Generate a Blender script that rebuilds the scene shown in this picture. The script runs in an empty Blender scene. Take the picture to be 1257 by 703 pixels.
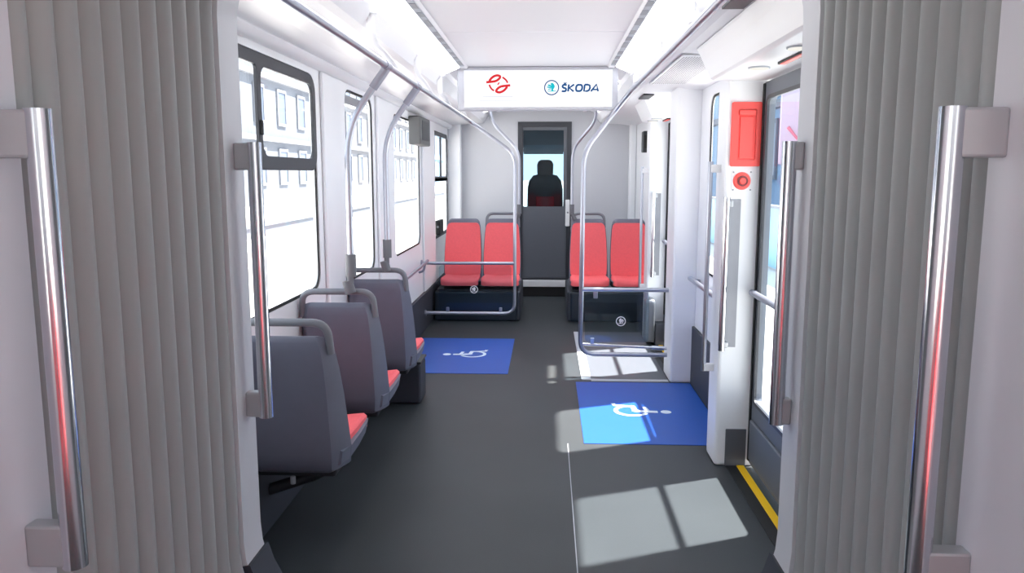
import bpy, bmesh, math, random
from mathutils import Vector, Matrix, Euler
random.seed(4)
S = bpy.context.scene
COL = S.collection
PI = math.pi

# ------------------------------------------------------------ camera
F, VX, VY, H = 965.0, 672.0, 213.0, 1.5
TH = math.atan((351.5 - VY) / F)
PS = math.atan((VX - 628.5) * math.cos(TH) / F)
cd = bpy.data.cameras.new('camera')
cd.sensor_width = 36.0
cd.lens = 36.0 * F / 1257.0
cd.clip_start = 0.02
cd.clip_end = 300
cam = bpy.data.objects.new('camera', cd)
COL.objects.link(cam)
cam.location = (0, 0, H)
cam.rotation_euler = Euler((PI / 2 - TH, 0, PS), 'XYZ')
S.camera = cam

# ------------------------------------------------------------ world, sun, exposure
W = bpy.data.worlds.new('sky'); S.world = W
W.use_nodes = True
bg = W.node_tree.nodes['Background']
bg.inputs['Color'].default_value = (0.86, 0.93, 1.0, 1)
bg.inputs['Strength'].default_value = 2.0
sd = bpy.data.lights.new('sun', 'SUN')
sd.energy = 24.0
sd.angle = math.radians(1.2)
sd.color = (1.0, 0.91, 0.80)
sun = bpy.data.objects.new('sun', sd)
COL.objects.link(sun)
SUN_DIR = Vector((-1.0, -0.42, -1.98)).normalized()      # travel direction of the light
sun.rotation_euler = SUN_DIR.to_track_quat('-Z', 'Y').to_euler()
sun.location = (12, 3, 20)
S.view_settings.view_transform = 'Standard'
S.view_settings.look = 'None'
S.view_settings.gamma = 1.0
S.view_settings.use_curve_mapping = False
S.view_settings.exposure = 0.18
STRIP = 6.0

# ------------------------------------------------------------ materials
def lin(c):
    return tuple(((v / 255) / 12.92 if v / 255 <= 0.04045 else ((v / 255 + 0.055) / 1.055) ** 2.4) for v in c)

def mat(name, rgb, rough=0.5, metal=0.0, spec=0.5, noise=0.0, scale=40.0, bump=0.0, coat=0.0):
    m = bpy.data.materials.new(name); m.use_nodes = True
    nt = m.node_tree; b = nt.nodes['Principled BSDF']
    c = lin(rgb)
    b.inputs['Base Color'].default_value = (*c, 1)
    b.inputs['Roughness'].default_value = rough
    b.inputs['Metallic'].default_value = metal
    b.inputs['Specular IOR Level'].default_value = spec
    b.inputs['Coat Weight'].default_value = coat
    if noise > 0 or bump > 0:
        tc = nt.nodes.new('ShaderNodeTexCoord')
        n = nt.nodes.new('ShaderNodeTexNoise'); n.inputs['Scale'].default_value = scale
        n.inputs['Detail'].default_value = 4
        nt.links.new(tc.outputs['Object'], n.inputs['Vector'])
        if noise > 0:
            r = nt.nodes.new('ShaderNodeMapRange')
            r.inputs['To Min'].default_value = 1 - noise; r.inputs['To Max'].default_value = 1 + noise
            nt.links.new(n.outputs['Fac'], r.inputs['Value'])
            mx = nt.nodes.new('ShaderNodeVectorMath'); mx.operation = 'SCALE'
            mx.inputs[0].default_value = c
            nt.links.new(r.outputs['Result'], mx.inputs['Scale'])
            nt.links.new(mx.outputs['Vector'], b.inputs['Base Color'])
        if bump > 0:
            bp = nt.nodes.new('ShaderNodeBump'); bp.inputs['Strength'].default_value = bump
            bp.inputs['Distance'].default_value = 0.002
            nt.links.new(n.outputs['Fac'], bp.inputs['Height'])
            nt.links.new(bp.outputs['Normal'], b.inputs['Normal'])
    return m

def emis(name, rgb, strength):
    m = bpy.data.materials.new(name); m.use_nodes = True
    nt = m.node_tree; nt.nodes.clear()
    e = nt.nodes.new('ShaderNodeEmission'); o = nt.nodes.new('ShaderNodeOutputMaterial')
    e.inputs['Color'].default_value = (*lin(rgb), 1); e.inputs['Strength'].default_value = strength
    nt.links.new(e.outputs[0], o.inputs[0])
    return m

def glass(name, tint, refl=0.06):
    m = bpy.data.materials.new(name); m.use_nodes = True
    nt = m.node_tree; nt.nodes.clear()
    t = nt.nodes.new('ShaderNodeBsdfTransparent'); t.inputs['Color'].default_value = (*tint, 1)
    g = nt.nodes.new('ShaderNodeBsdfGlossy'); g.inputs['Roughness'].default_value = 0.03
    g.inputs['Color'].default_value = (0.9, 0.95, 1, 1)
    lw = nt.nodes.new('ShaderNodeLayerWeight')
    pw = nt.nodes.new('ShaderNodeMath'); pw.operation = 'POWER'; pw.inputs[1].default_value = 4.0
    ml = nt.nodes.new('ShaderNodeMath'); ml.operation = 'MULTIPLY_ADD'; ml.inputs[1].default_value = 0.12; ml.inputs[2].default_value = refl * 0.4
    ml.use_clamp = True
    nt.links.new(lw.outputs['Facing'], pw.inputs[0])
    mx = nt.nodes.new('ShaderNodeMixShader'); o = nt.nodes.new('ShaderNodeOutputMaterial')
    nt.links.new(pw.outputs[0], ml.inputs[0]); nt.links.new(ml.outputs[0], mx.inputs[0])
    nt.links.new(t.outputs[0], mx.inputs[1]); nt.links.new(g.outputs[0], mx.inputs[2])
    nt.links.new(mx.outputs[0], o.inputs[0])
    return m

M = {}
M['wall'] = mat('white_panel', (238, 240, 244), 0.38, noise=0.01, scale=6)
M['ceiling'] = mat('white_ceiling', (230, 230, 234), 0.35)
M['cove'] = mat('cove_panel', (238, 240, 244), 0.3)
M['partition'] = mat('pale_grey_partition', (198, 200, 206), 0.6, noise=0.015, scale=90)
M['frame_white'] = mat('frame_white', (206, 208, 214), 0.45)
M['kick'] = mat('dark_kick_panel', (52, 56, 66), 0.6, noise=0.06, scale=60)
M['black'] = mat('black_rubber', (20, 21, 24), 0.6)
M['darkframe'] = mat('dark_grey_frame', (46, 49, 56), 0.45)
M['doorgrey'] = mat('door_grey', (92, 96, 104), 0.5, noise=0.03, scale=30)
M['leafgrey'] = mat('door_leaf_grey', (100, 106, 116), 0.5)
M['seatgrey'] = mat('seat_shell_grey', (106, 110, 126), 0.5, noise=0.05, scale=25, bump=0.15)
M['hoop'] = mat('hoop_grey', (118, 122, 130), 0.4)
M['joint'] = mat('joint_grey', (106, 108, 114), 0.5)
M['seatdark'] = mat('seat_mount_dark', (36, 38, 44), 0.5)
M['red'] = mat('red_fabric', (250, 108, 114), 0.75, noise=0.09, scale=60, bump=0.3)
M['redplastic'] = mat('red_plastic', (252, 86, 80), 0.35)
M['redtrim'] = mat('pad_edge', (150, 120, 130), 0.5)
M['steel'] = mat('brushed_steel', (206, 208, 214), 0.18, metal=1.0)
M['satin'] = mat('satin_rail', (176, 180, 192), 0.28, metal=0.85)
M['railpaint'] = mat('grey_rail', (150, 152, 166), 0.35, metal=0.5)
M['bracket'] = mat('steel_bracket', (176, 178, 182), 0.35, metal=0.6)
M['bellows'] = mat('bellows_rubber', (158, 162, 163), 0.6)
M['white'] = mat('white_plastic', (238, 239, 242), 0.35)
M['screwgrey'] = mat('small_grey_part', (140, 143, 150), 0.4, metal=0.4)
M['strip'] = emis('light_diffuser', (247, 250, 255), STRIP)
M['screen'] = emis('screen_glow', (250, 251, 255), 1.05)
M['spot'] = emis('small_lamp', (255, 252, 244), 0.85)
M['blue'] = mat('blue_floor_film', (20, 84, 180), 0.45, noise=0.04, scale=14)
M['symbol'] = mat('white_floor_symbol', (226, 240, 252), 0.5)
M['yellow'] = mat('yellow_strip', (248, 200, 10), 0.5)
M['boxgrey'] = mat('device_grey', (140, 142, 148), 0.5)
M['pedestal'] = mat('navy_pedestal', (30, 42, 54), 0.3, noise=0.05, scale=8)
M['redlogo'] = emis('red_logo', (226, 52, 60), 0.9)
M['bluelogo'] = emis('blue_logo', (30, 84, 142), 0.9)
M['teallogo'] = emis('teal_logo', (30, 190, 205), 0.95)
M['faint'] = emis('faint_print', (214, 216, 224), 0.95)
M['recess'] = mat('recess_plate', (150, 152, 159), 0.4)
M['glass'] = glass('window_glass', (0.97, 0.98, 1.0))
M['doorglass'] = glass('door_glass', (0.92, 0.96, 1.0), 0.06)
M['smoke'] = glass('smoked_glass', (0.80, 0.87, 0.90), 0.08)
M['cabglass'] = glass('cab_door_glass', (0.80, 0.88, 0.92), 0.05)
M['cabdark'] = mat('cab_dark', (30, 38, 44), 0.6)
M['blind'] = mat('cab_blind', (52, 66, 76), 0.6)
M['cabseat'] = mat('driver_seat_black', (34, 46, 50), 0.7)
M['cabred'] = mat('driver_seat_red', (150, 30, 40), 0.7)
M['street'] = mat('pale_concrete', (210, 209, 206), 0.9, noise=0.04, scale=2)
M['facade'] = mat('pale_facade', (104, 112, 124), 0.9, noise=0.02, scale=3)
M['facade_b'] = mat('cream_facade', (116, 120, 128), 0.9, noise=0.02, scale=3)
M['facade_c'] = mat('bluish_facade', (120, 150, 180), 0.9, noise=0.03, scale=2)
M['hoard'] = mat('pale_blue_board', (140, 188, 214), 0.7)
M['stone'] = mat('facade_stone', (130, 135, 144), 0.9)
M['winblue'] = mat('facade_window', (92, 106, 130), 0.3)
M['cornice'] = mat('cornice_stone', (178, 182, 190), 0.9)
M['pink'] = mat('pink_poster', (176, 164, 182), 0.8)
M['pinkred'] = mat('poster_red', (190, 110, 130), 0.8)
M['lav'] = mat('lavender_panel', (206, 206, 214), 0.5)

def floor_material():
    m = bpy.data.materials.new('dark_floor_vinyl'); m.use_nodes = True
    nt = m.node_tree; b = nt.nodes['Principled BSDF']
    tc = nt.nodes.new('ShaderNodeTexCoord')
    n = nt.nodes.new('ShaderNodeTexNoise'); n.inputs['Scale'].default_value = 160; n.inputs['Detail'].default_value = 3
    n2 = nt.nodes.new('ShaderNodeTexNoise'); n2.inputs['Scale'].default_value = 1.3; n2.inputs['Detail'].default_value = 3
    nt.links.new(tc.outputs['Object'], n.inputs['Vector']); nt.links.new(tc.outputs['Object'], n2.inputs['Vector'])
    a = nt.nodes.new('ShaderNodeMath'); a.operation = 'MULTIPLY_ADD'; a.inputs[1].default_value = 0.35; a.inputs[2].default_value = 0.0
    nt.links.new(n.outputs['Fac'], a.inputs[0])
    a2 = nt.nodes.new('ShaderNodeMath'); a2.operation = 'MULTIPLY_ADD'; a2.inputs[1].default_value = 0.65
    nt.links.new(n2.outputs['Fac'], a2.inputs[0]); nt.links.new(a.outputs[0], a2.inputs[2])
    cr = nt.nodes.new('ShaderNodeValToRGB')
    cr.color_ramp.elements[0].position = 0.3; cr.color_ramp.elements[0].color = (*lin((46, 51, 55)), 1)
    cr.color_ramp.elements[1].position = 0.7; cr.color_ramp.elements[1].color = (*lin((58, 63, 67)), 1)
    nt.links.new(a2.outputs[0], cr.inputs[0]); nt.links.new(cr.outputs[0], b.inputs['Base Color'])
    b.inputs['Roughness'].default_value = 0.5
    b.inputs['Specular IOR Level'].default_value = 0.4
    return m
M['floor'] = floor_material()

# ------------------------------------------------------------ helpers
def wloc(p):
    v = Vector((0, 0, 0))
    while p is not None:
        v += p.location; p = p.parent
    return v

def obj(name, bm, m, parent=None, smooth=False, world=True, bevel=0.0):
    """links one bmesh as one object; geometry is given in world space and shifted into its parent's frame"""
    if world and parent is not None:
        bmesh.ops.translate(bm, verts=bm.verts, vec=-wloc(parent))
    bmesh.ops.recalc_face_normals(bm, faces=bm.faces)
    me = bpy.data.meshes.new(name); bm.to_mesh(me); bm.free()
    if smooth:
        for p in me.polygons: p.use_smooth = True
    me.materials.append(m)
    o = bpy.data.objects.new(name, me); COL.objects.link(o)
    if parent is not None: o.parent = parent
    if smooth:
        ms = o.modifiers.new('autosmooth', 'EDGE_SPLIT'); ms.split_angle = math.radians(42)
    if bevel > 0:
        mb = o.modifiers.new('bevel', 'BEVEL'); mb.width = bevel; mb.segments = 2; mb.limit_method = 'ANGLE'
    return o

def tag(o, label, cat, group=None, kind=None):
    o['label'] = label; o['category'] = cat
    if group: o['group'] = group
    if kind: o['kind'] = kind
    return o

def struct(o):
    o['kind'] = 'structure'; return o

def thing(name, label, cat, loc=(0, 0, 0), group=None):
    o = bpy.data.objects.new(name, None); COL.objects.link(o)
    o.empty_display_size = 0.1
    o.location = loc
    return tag(o, label, cat, group)

def sroot(name, loc=(0, 0, 0)):
    o = bpy.data.objects.new(name, None); COL.objects.link(o); o.location = loc
    o['kind'] = 'structure'; return o

def dup(root, loc, label, rotz=0, group=None):
    r = root.copy(); COL.objects.link(r); r.location = loc; r.rotation_euler = (0, 0, rotz)
    r['label'] = label
    if group: r['group'] = group
    for ch in list(root.children):
        c = ch.copy(); COL.objects.link(c); c.parent = r
        for g in ch.children:
            d = g.copy(); COL.objects.link(d); d.parent = c
    return r

def NB(): return bmesh.new()

def box(bm, x0, x1, y0, y1, z0, z1, bev=0.0, seg=2):
    r = bmesh.ops.create_cube(bm, size=1.0)
    vs = r['verts']
    for v in vs:
        v.co = Vector(((x0 + x1) / 2 + v.co.x * (x1 - x0), (y0 + y1) / 2 + v.co.y * (y1 - y0), (z0 + z1) / 2 + v.co.z * (z1 - z0)))
    if bev > 0:
        es = list({e for v in vs for e in v.link_edges})
        bmesh.ops.bevel(bm, geom=es, offset=bev, segments=seg, affect='EDGES', profile=0.5)
    return bm

def B(x0, x1, y0, y1, z0, z1, bev=0.0, seg=2):
    return box(NB(), x0, x1, y0, y1, z0, z1, bev, seg)

def cyl(bm, c, axis, r, l, n=24, r2=None):
    """disc/cylinder centred at c along axis vector"""
    a = Vector(axis).normalized()
    q = a.to_track_quat('Z', 'Y').to_matrix().to_4x4()
    bmesh.ops.create_cone(bm, cap_ends=True, segments=n, radius1=r, radius2=(r if r2 is None else r2), depth=l,
                          matrix=Matrix.Translation(Vector(c)) @ q)
    return bm

def fillet(pts, rad, n=7):
    pts = [Vector(p) for p in pts]
    out = [pts[0]]
    for i in range(1, len(pts) - 1):
        a, b, c = pts[i - 1], pts[i], pts[i + 1]
        d1 = (a - b); d2 = (c - b)
        r = min(rad, d1.length * 0.48, d2.length * 0.48)
        p0 = b + d1.normalized() * r; p1 = b + d2.normalized() * r
        for k in range(n + 1):
            t = k / n
            out.append((1 - t) ** 2 * p0 + 2 * t * (1 - t) * b + t * t * p1)
    out.append(pts[-1])
    return out

def tube(bm, pts, r, n=12, rad=0.0, flat=None, closed=False):
    """sweep; flat=(rx, ry) gives an elliptical section"""
    P = fillet(pts, rad) if rad > 0 else [Vector(p) for p in pts]
    rings = []
    t0 = (P[1] - P[0]).normalized()
    up = Vector((0, 0, 1)) if abs(t0.z) < 0.9 else Vector((0, 1, 0))
    nrm = (up - up.dot(t0) * t0).normalized()
    N = len(P)
    for i, p in enumerate(P):
        if closed: t = (P[(i + 1) % N] - P[i - 1]).normalized()
        elif i == 0: t = t0
        elif i == N - 1: t = (P[i] - P[i - 1]).normalized()
        else: t = ((P[i + 1] - P[i]).normalized() + (P[i] - P[i - 1]).normalized()).normalized()
        nrm = (nrm - nrm.dot(t) * t).normalized()
        bi = t.cross(nrm)
        rx, ry = flat if flat else (r, r)
        rings.append([bm.verts.new(p + nrm * rx * math.cos(2 * PI * k / n) + bi * ry * math.sin(2 * PI * k / n)) for k in range(n)])
    for i in range(N - (0 if closed else 1)):
        a, b = rings[i], rings[(i + 1) % N]
        for k in range(n):
            bm.faces.new((a[k], a[(k + 1) % n], b[(k + 1) % n], b[k]))
    if not closed:
        bm.faces.new(rings[0][::-1]); bm.faces.new(rings[-1])
    return bm

def T(pts, r, **k): return tube(NB(), pts, r, **k)

def loft(bm, rings, cap=True):
    R = [[bm.verts.new(p) for p in ring] for ring in rings]
    n = len(R[0])
    for i in range(len(R) - 1):
        for k in range(n):
            bm.faces.new((R[i][k], R[i][(k + 1) % n], R[i + 1][(k + 1) % n], R[i + 1][k]))
    if cap:
        bm.faces.new(R[0][::-1]); bm.faces.new(R[-1])
    return bm

def rrect(w0, w1, h0, h1, r, n=6):
    """rounded rectangle outline, counter-clockwise"""
    r = min(r, (w1 - w0) / 2.01, (h1 - h0) / 2.01)
    out = []
    for cx, cy, a0 in ((w1 - r, h1 - r, 0), (w0 + r, h1 - r, 90), (w0 + r, h0 + r, 180), (w1 - r, h0 + r, 270)):
        for k in range(n + 1):
            a = math.radians(a0 + 90 * k / n)
            out.append((cx + r * math.cos(a), cy + r * math.sin(a)))
    return out

def plate(outer, holes, to3, depth):
    """flat sheet with holes, outline points mapped by to3(u, v, t) with t from 0 to depth"""
    bm = NB()
    loops = []
    edges = []
    for lp in [outer] + holes:
        vs = [bm.verts.new((u, v, 0)) for u, v in lp]
        loops.append(vs)
        for i in range(len(vs)): edges.append(bm.edges.new((vs[i], vs[(i + 1) % len(vs)])))
    bmesh.ops.triangle_fill(bm, use_beauty=True, use_dissolve=False, edges=edges)
    faces = list(bm.faces)
    top = {v: bm.verts.new((v.co.x, v.co.y, 1)) for v in list(bm.verts)}
    for f in faces: bm.faces.new([top[v] for v in f.verts])
    for vs in loops:
        for i in range(len(vs)):
            a, b = vs[i], vs[(i + 1) % len(vs)]
            bm.faces.new((a, b, top[b], top[a]))
    for v in bm.verts:
        v.co = Vector(to3(v.co.x, v.co.y, depth * v.co.z))
    return bm

def ringplate(u0, u1, v0, v1, w, r, to3, depth):
    return plate(rrect(u0, u1, v0, v1, r), [rrect(u0 + w, u1 - w, v0 + w, v1 - w, max(r - w, 0.004))], to3, depth)

def ribbon(bm, pts, w, to3, depth, closed=False):
    """flat stroke of width w along 2-D points"""
    P = [Vector(p) for p in pts]; N = len(P)
    L, R_ = [], []
    for i in range(N):
        if closed: d = P[(i + 1) % N] - P[i - 1]
        elif i == 0: d = P[1] - P[0]
        elif i == N - 1: d = P[-1] - P[-2]
        else: d = P[i + 1] - P[i - 1]
        d.normalize(); nn = Vector((-d.y, d.x)) * (w[i] if isinstance(w, (list, tuple)) else w) / 2
        L.append(P[i] + nn); R_.append(P[i] - nn)
    rings = []
    for i in range(N):
        rings.append([Vector(to3(L[i].x, L[i].y, 0)), Vector(to3(R_[i].x, R_[i].y, 0)),
                      Vector(to3(R_[i].x, R_[i].y, depth)), Vector(to3(L[i].x, L[i].y, depth))])
    if closed: rings.append(rings[0])
    loft(bm, rings, cap=not closed)
    return bm

def poly(bm, pts, to3, depth):
    loft(bm, [[Vector(to3(u, v, 0)) for u, v in pts], [Vector(to3(u, v, depth)) for u, v in pts]])
    return bm

def arc(cx, cy, r, a0, a1, n=16, ry=None):
    ry = r if ry is None else ry
    return [(cx + r * math.cos(math.radians(a0 + (a1 - a0) * k / n)), cy + ry * math.sin(math.radians(a0 + (a1 - a0) * k / n))) for k in range(n + 1)]

# ------------------------------------------------------------ the setting
XL, XR, CX = -1.20, 1.06, -0.075
YB = 9.7
def on_left(u, v, t): return (XL - t, u, v)
def on_right(u, v, t): return (XR + t, u, v)
def on_back(u, v, t): return (u, YB + t, v)

struct(obj('floor', B(-1.30, 1.12, 1.0, 11.6, -0.10, 0.0), M['floor']))
seam = struct(obj('trim_1', B(0.122, 0.126, 2.3, 4.25, 0.0, 0.0015), M['cornice']))
#struct(obj('trim_2', B(0.126, 1.0, 4.246, 4.251, 0.0, 0.0015), M['doorgrey']))

# left wall with four window openings
WL = [(2.45, 4.10, 0.90, 2.00, 0.09), (4.70, 5.44, 0.845, 2.00, 0.09), (6.16, 7.43, 0.84, 1.965, 0.10), (8.36, 9.49, 0.80, 1.955, 0.08)]
wl = struct(obj('wall_left', plate([(2.33, 0.0), (YB, 0.0), (YB, 2.14), (2.33, 2.14)],
      [rrect(a, b, c, d, r) for a, b, c, d, r in WL], on_left, 0.03), M['wall']))
# pillars and ledge that stand out of the left wall
struct(obj('trim_3', B(XL, XL + 0.022, 4.18, 4.60, 0.36, 2.03, 0.01), M['wall']))
struct(obj('trim_4', B(XL, XL + 0.022, 5.52, 6.08, 0.36, 2.03, 0.01), M['wall']))
struct(obj('trim_5', B(XL, XL + 0.022, 7.52, 8.28, 0.36, 2.03, 0.01), M['wall']))
struct(obj('trim_6', loft(NB(), [[(XL - 0.02, y, 2.10), (XL - 0.02, y, 2.035), (XL + 0.02, y, 2.03), (XL + 0.05, y, 2.045), (XL + 0.06, y, 2.065), (XL + 0.05, y, 2.10)] for y in (2.36, YB)]), M['cove'], smooth=True))
struct(obj('baseboard_left', B(XL, XL + 0.03, 2.36, YB, 0.0, 0.36, 0.006), M['kick']))

def window(n, a, b, c, d, r, to3, dark=False, extra=None):
    root = sroot('window_%d' % n, (to3(a, c, 0)))
    t3 = lambda u, v, t: to3(u, v, 0.012 + t)
    obj('glass_pane', plate(rrect(a + .004, b - .004, c + .004, d - .004, r), [], t3, 0.006), M['glass'], root)
    obj('rubber_seal', ringplate(a + .001, b - .001, c + .001, d - .001, 0.014, r, lambda u, v, t: to3(u, v, 0.004 + t), 0.008), M['black'], root)
    return root

w1 = window(1, *WL[0], on_left)
t1 = lambda u, v, t: on_left(u, v, -0.004 + t)
obj('sliding_frame', plate(rrect(2.455, 4.095, 1.515, 1.995, 0.09),
    [rrect(2.51, 3.27, 1.575, 1.945, 0.02), rrect(3.315, 4.045, 1.575, 1.945, 0.06)], t1, 0.014), M['darkframe'], w1, bevel=0.002)
obj('window_catch', B(XL + 0.004, XL + 0.014, 3.28, 3.30, 1.66, 1.72, 0.003), M['black'], w1)
w2 = window(2, *WL[1], on_left)
obj('vent_slot', B(XL - 0.011, XL - 0.006, 4.74, 5.2, 1.915, 1.965), M['boxgrey'], w2)
w3 = window(3, *WL[2], on_left)
w4 = window(4, *WL[3], on_left)
obj('sliding_frame', plate(rrect(8.363, 9.487, 1.42, 1.952, 0.08),
    [rrect(8.41, 8.90, 1.47, 1.905, 0.02), rrect(8.94, 9.445, 1.47, 1.905, 0.05)], t1, 0.014), M['darkframe'], w4)
obj('lower_frame', ringplate(8.363, 9.487, 0.803, 1.45, 0.035, 0.05, t1, 0.014), M['darkframe'], w4)

# right wall: gap (door) - pillar - window - column - gap (door) - pillar - wall
struct(obj('wall_right', plate([(4.15, 0), (5.60, 0), (5.60, 2.14), (4.15, 2.14)], [rrect(4.50, 5.29, 0.84, 2.0, 0.10)], on_right, 0.02), M['wall']))
struct(obj('wall_right_rear', B(XR, XR + 0.07, 7.15, YB, 0, 2.14), M['wall']))
w5 = window(5, 4.50, 5.29, 0.84, 2.0, 0.10, on_right)
struct(obj('baseboard_right', B(XR - 0.02, XR, 4.15, 5.60, 0.0, 0.42, 0.005), M['kick']))
struct(obj('baseboard_right_rear', B(XR - 0.02, XR, 7.2, YB, 0.0, 0.36, 0.005), M['kick']))

# portal pillars (front faces look back down the car)
pil = struct(obj('trim_7', B(0.872, 1.075, 3.95, 4.16, 0.0, 2.12, 0.018, 3), M['wall']))
obj('kick_plate', B(0.925, 1.03, 3.942, 3.951, 0.0, 0.20, 0.003), M['doorgrey'], pil)
struct(obj('trim_8', B(0.893, 1.07, 5.58, 5.90, 0.0, 2.14, 0.018, 3), M['wall']))
struct(obj('trim_9', B(0.885, 1.075, 6.95, 7.18, 0.0, 2.14, 0.018, 3), M['wall']))
low = obj('lower_cover', B(0.86, 0.95, 6.80, 6.96, 0.03, 0.42, 0.03, 3), M['screwgrey'], None)
struct(low); low.name = 'trim_10'
struct(obj('trim_11', B(0.955, 1.06, 6.82, 6.955, 0.0, 0.20, 0.006), M['doorgrey']))

# cab wall
struct(obj('wall_back', plate([(-1.27, 0), (1.13, 0), (1.13, 2.30), (-1.27, 2.30)], [[(-0.36, 0.005), (0.29, 0.005), (0.29, 2.12), (-0.36, 2.12)]], on_back, 0.05), M['partition']))
struct(obj('trim_12', B(-1.20, -1.045, 9.55, YB, 0, 2.10, 0.02, 3), M['wall']))
struct(obj('trim_13', B(0.98, 1.06, 9.55, YB, 0, 2.10, 0.02, 3), M['wall']))
#struct(obj('trim_14', B(-1.04, -0.99, 9.60, YB, 0, 2.06, 0.01, 2), M['wall']))
# raised step to the cab
struct(obj('trim_15', B(-0.36, 0.29, 9.60, YB + 0.05, 0.0, 0.12, 0.004), M['black']))
struct(obj('trim_16', B(-0.36, 0.29, 9.59, 9.70, 0.12, 0.195, 0.004), M['white']))
d1 = sroot('door_1', (-0.035, YB, 0.195))
obj('door_frame', plate([(-0.36, 0.195), (0.29, 0.195), (0.29, 2.12), (-0.36, 2.12)], [rrect(-0.305, 0.235, 0.22, 2.06, 0.005)], lambda u, v, t: (u, YB - 0.02 + t, v), 0.06), M['darkframe'], d1)
obj('door_leaf', plate([(-0.304, 0.221), (0.234, 0.221), (0.234, 2.059), (-0.304, 2.059)], [rrect(-0.295, 0.195, 1.10, 2.02, 0.006)], on_back, 0.035), M['doorgrey'], d1)
obj('glass_pane', B(-0.295, 0.195, YB + 0.014, YB + 0.02, 1.10, 2.02), M['cabglass'], d1)
hd = obj('handle_plate', B(0.222, 0.275, 9.655, 9.69, 0.86, 1.185, 0.008), M['white'], d1)
obj('keyhole', cyl(NB(), (0.25, 9.653, 1.03), (0, 1, 0), 0.011, 0.006, 16), M['screwgrey'], hd)

# ceiling as one swept profile
def ceil_profile():
    h = [(0.49, 2.25), (0.50, 2.235), (0.54, 2.235), (0.545, 2.262), (0.645, 2.225), (0.65, 2.18), (0.70, 2.11), (0.74, 2.10), (0.95, 2.088), (1.08, 2.07), (1.14, 2.068)]
    L = [(CX - a, z) for a, z in reversed(h)]; R = [(CX + a, z) for a, z in h]
    inner = L + R
    return inner
def sweep_open(prof, y0, y1, thick):
    bm = NB()
    rings = [[(x, y, z) for x, z in prof] + [(x, y, 2.45) for x, z in reversed(prof)] for y in (y0, y1)]
    return loft(bm, rings)
struct(obj('ceiling', sweep_open(ceil_profile(), 2.33, YB, 0.1), M['ceiling']))
for y in (3.05, 4.35, 7.1, 8.4):
    struct(obj('trim_17', B(CX - 0.49, CX + 0.49, y, y + 0.004, 2.248, 2.251), M['wall'])) if y == 3.05 else struct(obj('trim_17.%03d' % int(y * 10), B(CX - 0.49, CX + 0.49, y, y + 0.004, 2.248, 2.251), M['wall']))

# vent slots in the two grooves beside the ceiling panel
for s, side in ((-1, 'left'), (1, 'right')):
    t = thing('ceiling_vent', 'row of small dark air slots in the ceiling groove beside the %s light strip' % side, 'air vent', (CX + s * 0.52, 2.5, 2.235))
    obj('vent_rail', B(CX + s * 0.52 - 0.017, CX + s * 0.52 + 0.017, 2.4, 5.55, 2.2295, 2.235, 0.001), M['cornice'], t)
    y = 2.5; k = 0
    while y < 5.5:
        L = 0.10 if k % 3 else 0.16
        obj('vent_slot', B(CX + s * 0.514 - 0.015, CX + s * 0.514 + 0.013, y, y + L, 2.2270, 2.2296), M['boxgrey'], t)
        y += L + (0.09 if k % 3 else 0.16); k += 1

# luminous strips (near run and beyond the display)
for s, side in ((-1, 'left'), (1, 'right')):
    for (y0, y1, where) in ((2.36, 5.66, 'running from the gangway to the hanging display'), (6.45, 9.2, 'beyond the hanging display')):
        x0, x1 = CX + s * 0.548, CX + s * 0.642
        t = thing('light_strip', 'bright white ceiling light strip on the %s %s' % (side, where), 'ceiling light', ((x0 + x1) / 2, (y0 + y1) / 2, 2.24))
        bm = NB()
        loft(bm, [[(x0, y, 2.252), (x1, y, 2.216), (x1, y, 2.196), (x0, y, 2.236)] for y in (y0, y1)])
        obj('diffuser', bm, M['strip'], t)
        for ye in (y0 - 0.02, y1):
            obj('end_cap', loft(NB(), [[(x0, y, 2.252), (x1, y, 2.216), (x1, y, 2.194), (x0, y, 2.234)] for y in (ye, ye + 0.02)]), M['white'], t)
t = thing('ceiling_light', 'wide white ceiling light in the middle beyond the hanging display, above the cab door', 'ceiling light', (CX + 0.05, 8.9, 2.25))
obj('housing', B(CX - 0.25, CX + 0.33, 8.5, 9.3, 2.222, 2.25, 0.006), M['white'], t)
obj('diffuser', B(CX - 0.21, CX + 0.29, 8.54, 9.26, 2.216, 2.223, 0.002), emis('panel_diffuser', (247, 250, 255), 2.2), t)
for s in (-1, 1):
    t = thing('light_strip', 'short slanted ceiling light at the far %s beside the cab door top' % ('left' if s < 0 else 'right'), 'ceiling light', (CX + s * 0.40, 8.0, 2.25))
    obj('housing', B(CX + s * 0.42 - 0.06, CX + s * 0.42 + 0.06, 7.5, 9.3, 2.225, 2.25, 0.006), M['white'], t)
    obj('diffuser', B(CX + s * 0.42 - 0.045, CX + s * 0.42 + 0.045, 7.54, 9.26, 2.219, 2.226), M['strip'], t)

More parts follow.
